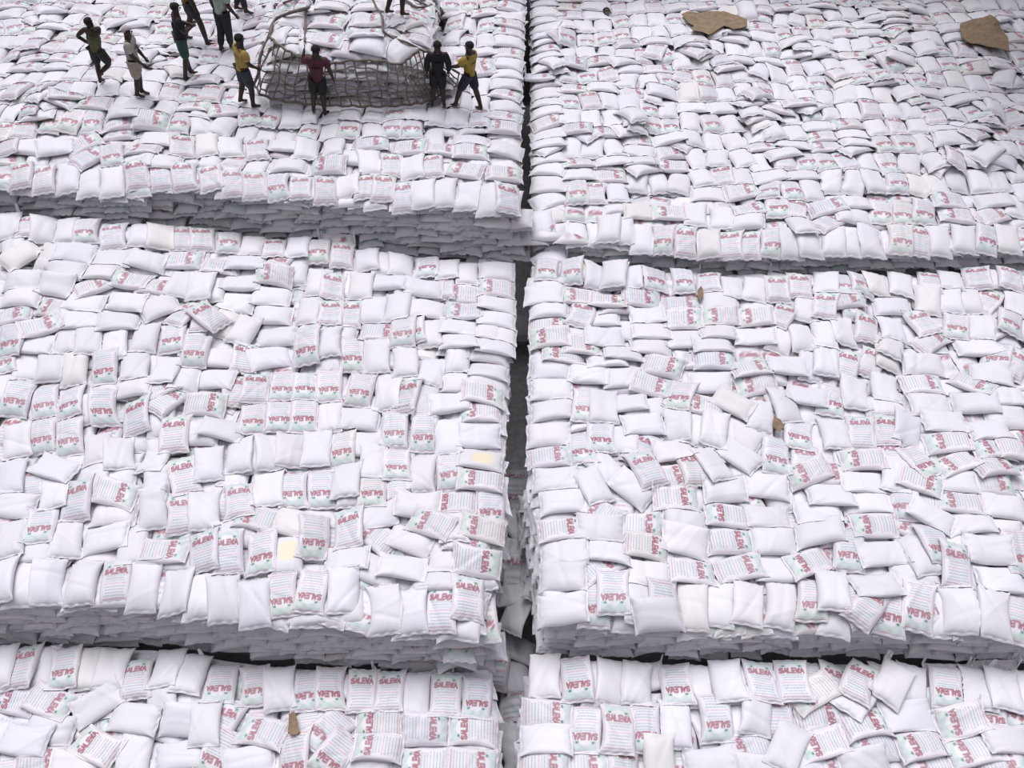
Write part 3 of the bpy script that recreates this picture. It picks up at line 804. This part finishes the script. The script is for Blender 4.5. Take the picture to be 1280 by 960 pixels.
# --- torn cardboard
def sheet(name, pts, label, curl, thick=.012, lift=.05, crease=0, cat='cardboard'):
    C = sum(np.array(on_cargo(x, y, lift)) for x, y in pts) / len(pts)
    W3 = [np.array(on_cargo(x, y, lift)) for x, y in pts]
    import bmesh
    bm = bmesh.new()
    zz = [p[2] for p in W3]; zm = float(np.median(zz)) + .05
    P2 = [hit_z(x, y, zm) for x, y in pts]
    cx, cy = np.mean([p[0] for p in P2]), np.mean([p[1] for p in P2])
    f = bm.faces.new([bm.verts.new((x - cx, y - cy, 0)) for x, y in P2])
    for q in range(-14, 15):
        for ax in (0, 1):
            n = (1, 0, 0) if ax == 0 else (0, 1, 0); co = (q * .09, 0, 0) if ax == 0 else (0, q * .09, 0)
            bmesh.ops.bisect_plane(bm, geom=bm.verts[:] + bm.edges[:] + bm.faces[:], plane_co=co, plane_no=n)
    for v in bm.verts:
        x, y = v.co.x, v.co.y
        g = float(Hs(np.array(x + cx), np.array(y + cy))) - zm
        v.co.z = .5 * min(max(g, -.12), .15) + curl[0] * abs(x) ** 2 + curl[1] * y * y + curl[2] * x * y + .02 * math.sin(5 * x + 4 * y) + .025
        gm = max(float(Hs(np.array(x + cx + a), np.array(y + cy + b))) for a in (-.07, 0, .07) for b in (-.07, 0, .07)) - zm
        v.co.z = max(v.co.z, gm + .012 if gm < .3 else v.co.z)
    r = bmesh.ops.solidify(bm, geom=bm.faces[:], thickness=thick)
    me = bpy.data.meshes.new(name); bm.to_mesh(me); bm.free()
    o = from_mesh(name, me, None, M_CARD); o.location = (cx, cy, zm)
    o['label'] = label; o['category'] = cat
    return o
sheet('cardboard_sheet', [(852, 16), (860, 14), (872, 16), (884, 15), (905, 15), (922, 19), (934, 24), (934, 32), (926, 38), (916, 39), (905, 33), (895, 37), (886, 42), (877, 40), (868, 41), (863, 36), (868, 32), (861, 27), (856, 21)],
      'long torn strip of brown cardboard lying with a ragged near edge on the sacks', (.05, .05, .05))
sheet('cardboard_sheet', [(1200, 30), (1218, 24), (1237, 21), (1250, 33), (1260, 47), (1262, 63), (1248, 58), (1230, 56), (1212, 56), (1204, 50)],
      'five-cornered piece of darker brown cardboard by the far corner of the cargo', (.04, .06, .02))
sheet('cardboard_scrap', [(361, 892), (368, 889), (371, 898), (373, 908), (377, 919), (372, 922), (364, 921), (360, 912)], 'small curled brown cardboard scrap tucked between sacks below the lower step', (.5, .2, 0), cat='cardboard', lift=.05)
sheet('cardboard_scrap', [(872, 362), (876, 358), (879, 362), (879, 370), (875, 374), (872, 370)], 'tiny brown scrap behind the upper row of lettered sacks, cardboard side', (.5, .2, 0), cat='cardboard')
sheet('cardboard_scrap', [(968, 520), (976, 525), (980, 532), (976, 538), (968, 535), (966, 527)], 'small grey-brown scrap in a hollow among plain sacks, cardboard side', (.5, .2, 0), cat='cardboard')

# --- dropped sandal
def sandal(px, py):
    import bmesh
    p = on_cargo(px, py, .0)
    root = bpy.data.objects.new('sandal', None); COL.objects.link(root); root.location = (p[0], p[1], p[2] + .02); root.rotation_euler = (0, .1, .15)
    root['label'] = 'lone dark olive sandal lying on the sacks beyond the gap'; root['category'] = 'sandal'
    bm = bmesh.new(); n = 20; rings = []
    for z, s in ((0, .95), (.02, 1), (.035, .97)):
        rings.append([bm.verts.new((.075 * s * math.cos(a) * (1 + .25 * math.sin(a)), .16 * s * math.sin(a), z)) for a in [2 * math.pi * i / n for i in range(n)]])
    for a, b in zip(rings, rings[1:]):
        for i in range(n): bm.faces.new((a[i], a[(i + 1) % n], b[(i + 1) % n], b[i]))
    bm.faces.new(rings[0][::-1]); bm.faces.new(rings[-1])
    me = bpy.data.meshes.new('sole'); bm.to_mesh(me); bm.free()
    from_mesh('sole', me, root, solid('olive_rubber', (.10, .10, .075)))
    arcs = [[(.08 * math.cos(t), yy, .03 + .07 * math.sin(t)) for t in np.linspace(0, math.pi, 9)] for yy in (.03, .06, -.07)]
    tube_obj('strap', arcs, .014, root, solid('dark_strap', (.045, .045, .04)))
sandal(758, 17)

# ------------------------------------------------------------------ the workers
SKIN = solid('dark_skin', (.045, .028, .022), .6)
HAIR = solid('black_hair', (.012, .011, .012), .9)
EYE = solid('eye_white', (.55, .52, .5), .4)
LIP = solid('lips', (.11, .045, .04), .5)

D = math.radians
BASE = dict(pel=(0, 0, .92), spi=(0, .0, 1.07), che=(0, .01, 1.27), nec=(0, -.005, 1.435), hdb=(0, .0, 1.51), hdc=(0, .012, 1.595), hdt=(0, .0, 1.665),
            shL=(-.18, 0, 1.385), elL=(-.235, -.02, 1.12), wrL=(-.245, .05, .88), shR=(.18, 0, 1.385), elR=(.235, -.02, 1.12), wrR=(.245, .05, .88),
            hiL=(-.085, 0, .88), knL=(-.10, .03, .49), anL=(-.10, -.02, .075), hiR=(.085, 0, .88), knR=(.10, .03, .49), anR=(.10, -.02, .075))
RAD = dict(pel=.118, spi=.110, che=.132, nec=.062, hdb=.066, hdc=.100, hdt=.070, shL=.066, elL=.050, wrL=.034, shR=.066, elR=.050, wrR=.034,
           hiL=.10, knL=.068, anL=.044, hiR=.10, knR=.068, anR=.044)
BONES = [('pel', 'spi'), ('spi', 'che'), ('che', 'nec'), ('nec', 'hdb'), ('hdb', 'hdc'), ('hdc', 'hdt'), ('che', 'shL'), ('shL', 'elL'), ('elL', 'wrL'), ('che', 'shR'), ('shR', 'elR'), ('elR', 'wrR'),
         ('pel', 'hiL'), ('hiL', 'knL'), ('knL', 'anL'), ('pel', 'hiR'), ('hiR', 'knR'), ('knR', 'anR')]

def skin_mesh(name, verts, radii, edges, root=0, sub=2):
    import bmesh
    bm = bmesh.new(); lay = bm.verts.layers.skin.verify()
    bv = []
    for i, (p, r) in enumerate(zip(verts, radii)):
        v = bm.verts.new(p); bv.append(v)
        s = v[lay]; s.radius = r if isinstance(r, tuple) else (r, r); s.use_root = (i == root)
    for a, b in edges: bm.edges.new((bv[a], bv[b]))
    me = bpy.data.meshes.new('skeleton'); bm.to_mesh(me); bm.free()
    o = bpy.data.objects.new('skeleton', me); COL.objects.link(o)
    m = o.modifiers.new('skin', 'SKIN'); m.use_smooth_shade = True; m.branch_smoothing = .6
    s = o.modifiers.new('sub', 'SUBSURF'); s.levels = sub; s.render_levels = sub
    dg = bpy.context.evaluated_depsgraph_get()
    out = bpy.data.meshes.new_from_object(o.evaluated_get(dg)); out.name = name
    bpy.data.objects.remove(o); bpy.data.meshes.remove(me)
    out.materials.clear()
    return out

def lerp(a, b, t): return tuple(a[i] + (b[i] - a[i]) * t for i in range(3))

def person(px, py, yaw, height, label, pose, shirt, shorts, shirt_len='short', pants_to='knee', cap=None, hair=True, tank=False, jacket=False, on=None):
    P = dict(BASE); P.update({a: b for a, b in pose.items() if a in BASE})
    k = height / 1.67
    P = {a: Vector(b) * k for a, b in P.items()}
    R = {a: b * k for a, b in RAD.items()}
    base = np.array(on_cargo(px, py, 0.0)) if on is None else np.array(on)
    cy, sy = math.cos(yaw), math.sin(yaw)
    fwd = Vector((-sy, cy, 0))
    def loc2w(v): return (base[0] + v.x * cy - v.y * sy, base[1] + v.x * sy + v.y * cy)
    # feet find the surface under them
    for s in 'LR':
        w = loc2w(P['an' + s]); dz = float(Hs(np.array(w[0]), np.array(w[1]))) - base[2]
        dz = max(-.10, min(.14, dz)); free = P['an' + s].z - BASE['an' + s][2] * k
        P['an' + s] = P['an' + s] + Vector((0, 0, dz)); P['kn' + s] = P['kn' + s] + Vector((0, 0, dz * .6))
    names = list(P.keys()); V = [P[n] for n in names]; Rr = [R[n] for n in names]
    E = [(names.index(a), names.index(b)) for a, b in BONES]
    for s, q in (('L', -1), ('R', 1)):   # chest side to shoulder keeps its width, calf swell, thigh swell
        i = len(V)
        V.append(P['kn' + s].lerp(P['an' + s], .3)); Rr.append(.066 * k)
        E.remove((names.index('kn' + s), names.index('an' + s))); E += [(names.index('kn' + s), i), (i, names.index('an' + s))]
        # foot
        f = Vector((q * .03, 1, 0)).normalized() if not pose.get('toe' + s) else Vector(pose['toe' + s])
        b0 = len(V)
        a = P['an' + s]
        V += [a + Vector((0, -.045 * k, -.045 * k)), a + f * .09 * k + Vector((0, 0, -.038 * k)), a + f * .17 * k + Vector((0, 0, -.05 * k))]
        Rr += [.03 * k, (.040 * k, .026 * k), (.036 * k, .017 * k)]
        ia = names.index('an' + s); E += [(ia, b0), (ia, b0 + 1), (b0 + 1, b0 + 2)]
        # hand: palm, four fingers, thumb
        w = P['wr' + s]; d = (w - P['el' + s]).normalized(); side = Vector((q, 0, 0)); nrm = d.cross(Vector((0, 1, 0)))
        if nrm.length < .2: nrm = Vector((q, 0, 0))
        nrm.normalize(); spr = d.cross(nrm).normalized()
        b0 = len(V); V.append(w + d * .055 * k); Rr.append((.030 * k, .018 * k)); E.append((names.index('wr' + s), b0))
        for j, (o_, ln) in enumerate(((-.027, .068), (-.009, .080), (.009, .074), (.027, .058))):
            b1 = len(V)
            V += [w + d * .088 * k + spr * o_ * k, w + d * (.088 + ln * .5) * k + spr * o_ * 1.1 * k, w + d * (.088 + ln) * k + spr * o_ * 1.05 * k + nrm * .018 * k]
            Rr += [.0105 * k, .0095 * k, .0075 * k]; E += [(b0, b1), (b1, b1 + 1), (b1 + 1, b1 + 2)]
        b1 = len(V); V += [w + d * .05 * k - spr * .036 * k, w + d * .085 * k - spr * .056 * k]; Rr += [.0115 * k, .009 * k]; E += [(b0, b1), (b1, b1 + 1)]
    # nose, jaw, ears
    hc = P['hdc']; tilt = (P['hdt'] - P['hdb']).normalized(); look = Vector(pose.get('look', (0, 1, 0))).normalized(); sd_ = look.cross(tilt).normalized()
    look = tilt.cross(sd_).normalized() * -1 if tilt.cross(sd_).dot(look) < 0 else tilt.cross(sd_).normalized()
    ih = names.index('hdc')
    b0 = len(V); V += [P['hdb'] + look * .045 * k + tilt * .012 * k]; Rr += [.040 * k]; E += [(names.index('hdb'), b0)]
    me = skin_mesh('person', V, Rr, E, root=names.index('pel'))
    me.materials.append(SKIN); me.materials.append(EYE); me.materials.append(LIP); me.materials.append(HAIR)
    import bmesh
    bm = bmesh.new(); bm.from_mesh(me)
    def blob(c, sx, sy_, sz, mi):
        r = bmesh.ops.create_icosphere(bm, subdivisions=2, radius=1)
        for v in r['verts']: v.co = c + sd_ * v.co.x * sx * k + look * v.co.y * sy_ * k + tilt * v.co.z * sz * k
        for f in {f for v in r['verts'] for f in v.link_faces}: f.material_index = mi; f.smooth = True
    blob(hc + look * .092 * k - tilt * .018 * k, .014, .022, .024, 0)
    for s in (-1, 1):
        blob(hc + sd_ * s * .088 * k - tilt * .012 * k, .012, .020, .030, 0)
        blob(hc + look * .082 * k + sd_ * s * .032 * k + tilt * .006 * k, .013, .009, .008, 1)
        blob(hc + look * .089 * k + sd_ * s * .032 * k + tilt * .006 * k, .006, .004, .006, 3)
    blob(hc + look * .080 * k - tilt * .062 * k, .024, .012, .009, 2)
    bm.to_mesh(me); bm.free()
    o = bpy.data.objects.new('person', me); COL.objects.link(o)
    o.location = base
    lean = Matrix.Rotation(D(6.0 if px < 450 else 2.5), 4, 'Y') @ Matrix.Rotation(yaw, 4, 'Z')
    o.rotation_euler = lean.to_euler()
    o['label'] = label; o['category'] = 'person'; o['group'] = 'workers standing on the cargo'
    # clothing
    g = 1.13
    cv = [P['pel'] - Vector((0, 0, .08 * k)), P['spi'], P['che'], P['nec'] - Vector((0, 0, .015 * k)), P['shL'] + Vector((0, 0, .012 * k)), P['shR'] + Vector((0, 0, .012 * k))]
    cr = [.158 * k, .155 * k, .176 * k, .085 * k, .098 * k, .098 * k]
    ce = [(0, 1), (1, 2), (2, 3), (2, 4), (2, 5)]
    if tank: cr[4] = cr[5] = .09 * k; cv[3] = P['nec']; cr[3] = .10 * k; cv[4] = cv[4].lerp(P['che'], .25); cv[5] = cv[5].lerp(P['che'], .25)
    if jacket: cv[0] = P['pel'] - Vector((0, 0, .19 * k)); cr[0] = .19 * k
    if not tank:
        for s, i in (('L', 4), ('R', 5)):
            t = .80 if shirt_len == 'short' else 1.0
            cv.append(P['sh' + s].lerp(P['el' + s], t)); cr.append(.080 * k); ce.append((i, len(cv) - 1))
            if shirt_len == 'long':
                cv.append(P['el' + s].lerp(P['wr' + s], .9)); cr.append(.056 * k); ce.append((len(cv) - 2, len(cv) - 1))
    sm = skin_mesh('shirt', cv, cr, ce, root=1); from_mesh('jacket' if jacket else 'shirt', sm, o, shirt)
    t = {'knee': 1.02, 'thigh': .75, 'ankle': 1.0}[pants_to]
    cv = [P['pel'] + Vector((0, 0, .09 * k)), P['hiL'], P['hiR'], P['hiL'].lerp(P['knL'], t), P['hiR'].lerp(P['knR'], t)]
    cr = [.138 * k, .126 * k, .126 * k, .104 * k, .104 * k]; ce = [(0, 1), (0, 2), (1, 3), (2, 4)]
    if pants_to == 'ankle':
        cr[3] = cr[4] = .092 * k
        for i, s in ((3, 'L'), (4, 'R')):
            cv.append(P['kn' + s].lerp(P['an' + s], .9)); cr.append(.07 * k); ce.append((i, len(cv) - 1))
    from_mesh('trousers' if pants_to == 'ankle' else 'shorts', skin_mesh('shorts', cv, cr, ce, root=0), o, shorts)
    up = hc + tilt * .022 * k - look * .012 * k
    bm = bmesh.new(); bmesh.ops.create_icosphere(bm, subdivisions=3, radius=1)
    keep = []
    for v in bm.verts:
        n = v.co.copy(); wob = 1 + .04 * math.sin(9 * n.x + 5 * n.y) * math.sin(8 * n.z)
        v.co = up + (sd_ * n.x * .094 + look * n.y * .102 + tilt * n.z * .090) * k * wob
        if n.y * .9 - n.z < .15 or n.z > .25: pass
        else: keep.append(v)
    bmesh.ops.delete(bm, geom=keep, context='VERTS')
    r = bmesh.ops.solidify(bm, geom=bm.faces[:], thickness=.012)
    for f in bm.faces: f.smooth = True
    hm = bpy.data.meshes.new('hair'); bm.to_mesh(hm); bm.free()
    from_mesh('cap' if cap else 'hair', hm, o, cap or HAIR)
    return o

C_ = lambda n, r, g, b: solid(n, (r, g, b))
person(131, 105, D(-20), 1.44, 'worker in olive green tank top and dark trousers, hand on hip, one leg crossed',
       dict(elL=(-.40, -.06, 1.17), wrL=(-.17, .02, 1.0), elR=(.22, .02, 1.52), wrR=(.10, -.04, 1.50), knR=(.20, .10, .55), anR=(-.02, -.12, .30), hdc=(-.03, .012, 1.595), hdt=(-.05, 0, 1.665)),
       C_('olive_cloth', .105, .11, .05), C_('charcoal_cloth', .028, .03, .036), tank=True, pants_to='knee')
person(176, 121, D(-85), 1.55, 'worker in pale cap, beige shirt and beige shorts, arms hanging down',
       dict(elR=(.20, .05, 1.12), wrR=(.14, .20, .92), elL=(-.20, .05, 1.12), wrL=(-.14, .20, .92), anL=(-.07, .02, .075), anR=(.08, -.05, .075), look=(0, 1, -.1)),
       C_('beige_cloth', .42, .38, .35), C_('khaki_cloth', .38, .33, .27), cap=C_('pale_cap', .48, .42, .43))
person(233, 93, D(-65), 1.58, 'worker in black shirt and dark green shorts with folded arms',
       dict(elL=(-.24, .06, 1.14), wrL=(-.02, .24, 1.18), elR=(.24, .06, 1.14), wrR=(.02, .27, 1.12), anL=(-.08, .12, .075), anR=(.08, -.05, .075)),
       C_('black_cloth', .012, .012, .016), C_('dark_green_cloth', .03, .07, .065))
person(243, 51, D(-60), 1.68, 'worker in orange-brown top striding behind the one with folded arms',
       dict(knL=(-.10, .02, .49), anL=(-.12, -.16, .075), knR=(.12, .16, .50), anR=(.14, .24, .075)),
       C_('orange_brown_cloth', .22, .14, .055), C_('dark_shorts_cloth', .025, .025, .03), pants_to='thigh')
person(283, 63, D(-30), 1.68, 'worker in pale green shirt and dark trousers with head out of view',
       dict(anL=(-.08, -.08, .075), anR=(.08, .08, .075), wrR=(.26, .12, .90)),
       C_('pale_green_cloth', .38, .45, .40), C_('near_black_cloth', .02, .02, .025), pants_to='ankle')
person(302, 15, D(-75), 1.66, 'worker of whom only a dark lower leg shows beyond the net',
       dict(anL=(-.08, -.12, .075), anR=(.08, .10, .075)), C_('grey_cloth', .2, .2, .22), C_('dark_cloth', .03, .03, .04), pants_to='ankle')
person(309, 133, D(-55), 1.60, 'worker in yellow shirt and grey shorts at the near corner of the net',
       dict(elR=(.26, .04, 1.14), wrR=(.20, .20, 1.0), anL=(-.11, -.10, .075), knL=(-.10, .0, .49), anR=(.09, .10, .075), knR=(.10, .10, .49)),
       C_('yellow_cloth', .40, .29, .08), C_('slate_cloth', .045, .05, .065))
person(399, 144, D(4), 1.54, 'worker in maroon shirt and black shorts with back turned before the net',
       dict(elL=(-.30, .05, 1.24), wrL=(-.26, .16, 1.42), elR=(.27, .0, 1.13), wrR=(.32, .08, .92), anL=(-.12, .0, .075), anR=(.12, .0, .075), toeR=(.5, .86, 0)),
       C_('maroon_cloth', .085, .022, .04), C_('black_shorts_cloth', .012, .012, .014))
person(548, 134, D(3), 1.45, 'worker in long-sleeved black jacket and black shorts, bare legs apart',
       dict(elL=(-.25, .0, 1.13), wrL=(-.25, .06, .90), elR=(.25, .0, 1.13), wrR=(.25, .06, .90), anL=(-.14, .0, .075), anR=(.14, .0, .075)),
       C_('jet_cloth', .010, .011, .015), C_('jet_shorts_cloth', .010, .010, .013), shirt_len='long', jacket=True)
person(586, 137, D(58), 1.50, 'worker in mustard yellow shirt and navy shorts tugging the end of the net',
       dict(elL=(-.20, .16, 1.15), wrL=(-.16, .36, 1.05), elR=(.20, .02, 1.12), wrR=(.16, .20, 1.0), knL=(-.14, .16, .48), anL=(-.16, .26, .075), knR=(.12, -.10, .50), anR=(.15, -.24, .075), look=(-.3, 1, 0)),
       C_('mustard_cloth', .34, .25, .045), C_('navy_cloth', .018, .02, .04))
person(490, 22, D(-60), 1.62, 'worker of whom only dark trousers and a foot show on top of the load',
       dict(knL=(-.12, .10, .52), anL=(-.14, -.05, .075), knR=(.16, .20, .52), anR=(.18, .16, .075)), C_('blue_grey_cloth', .06, .07, .1), C_('dark_trouser_cloth', .016, .018, .026), pants_to='knee')
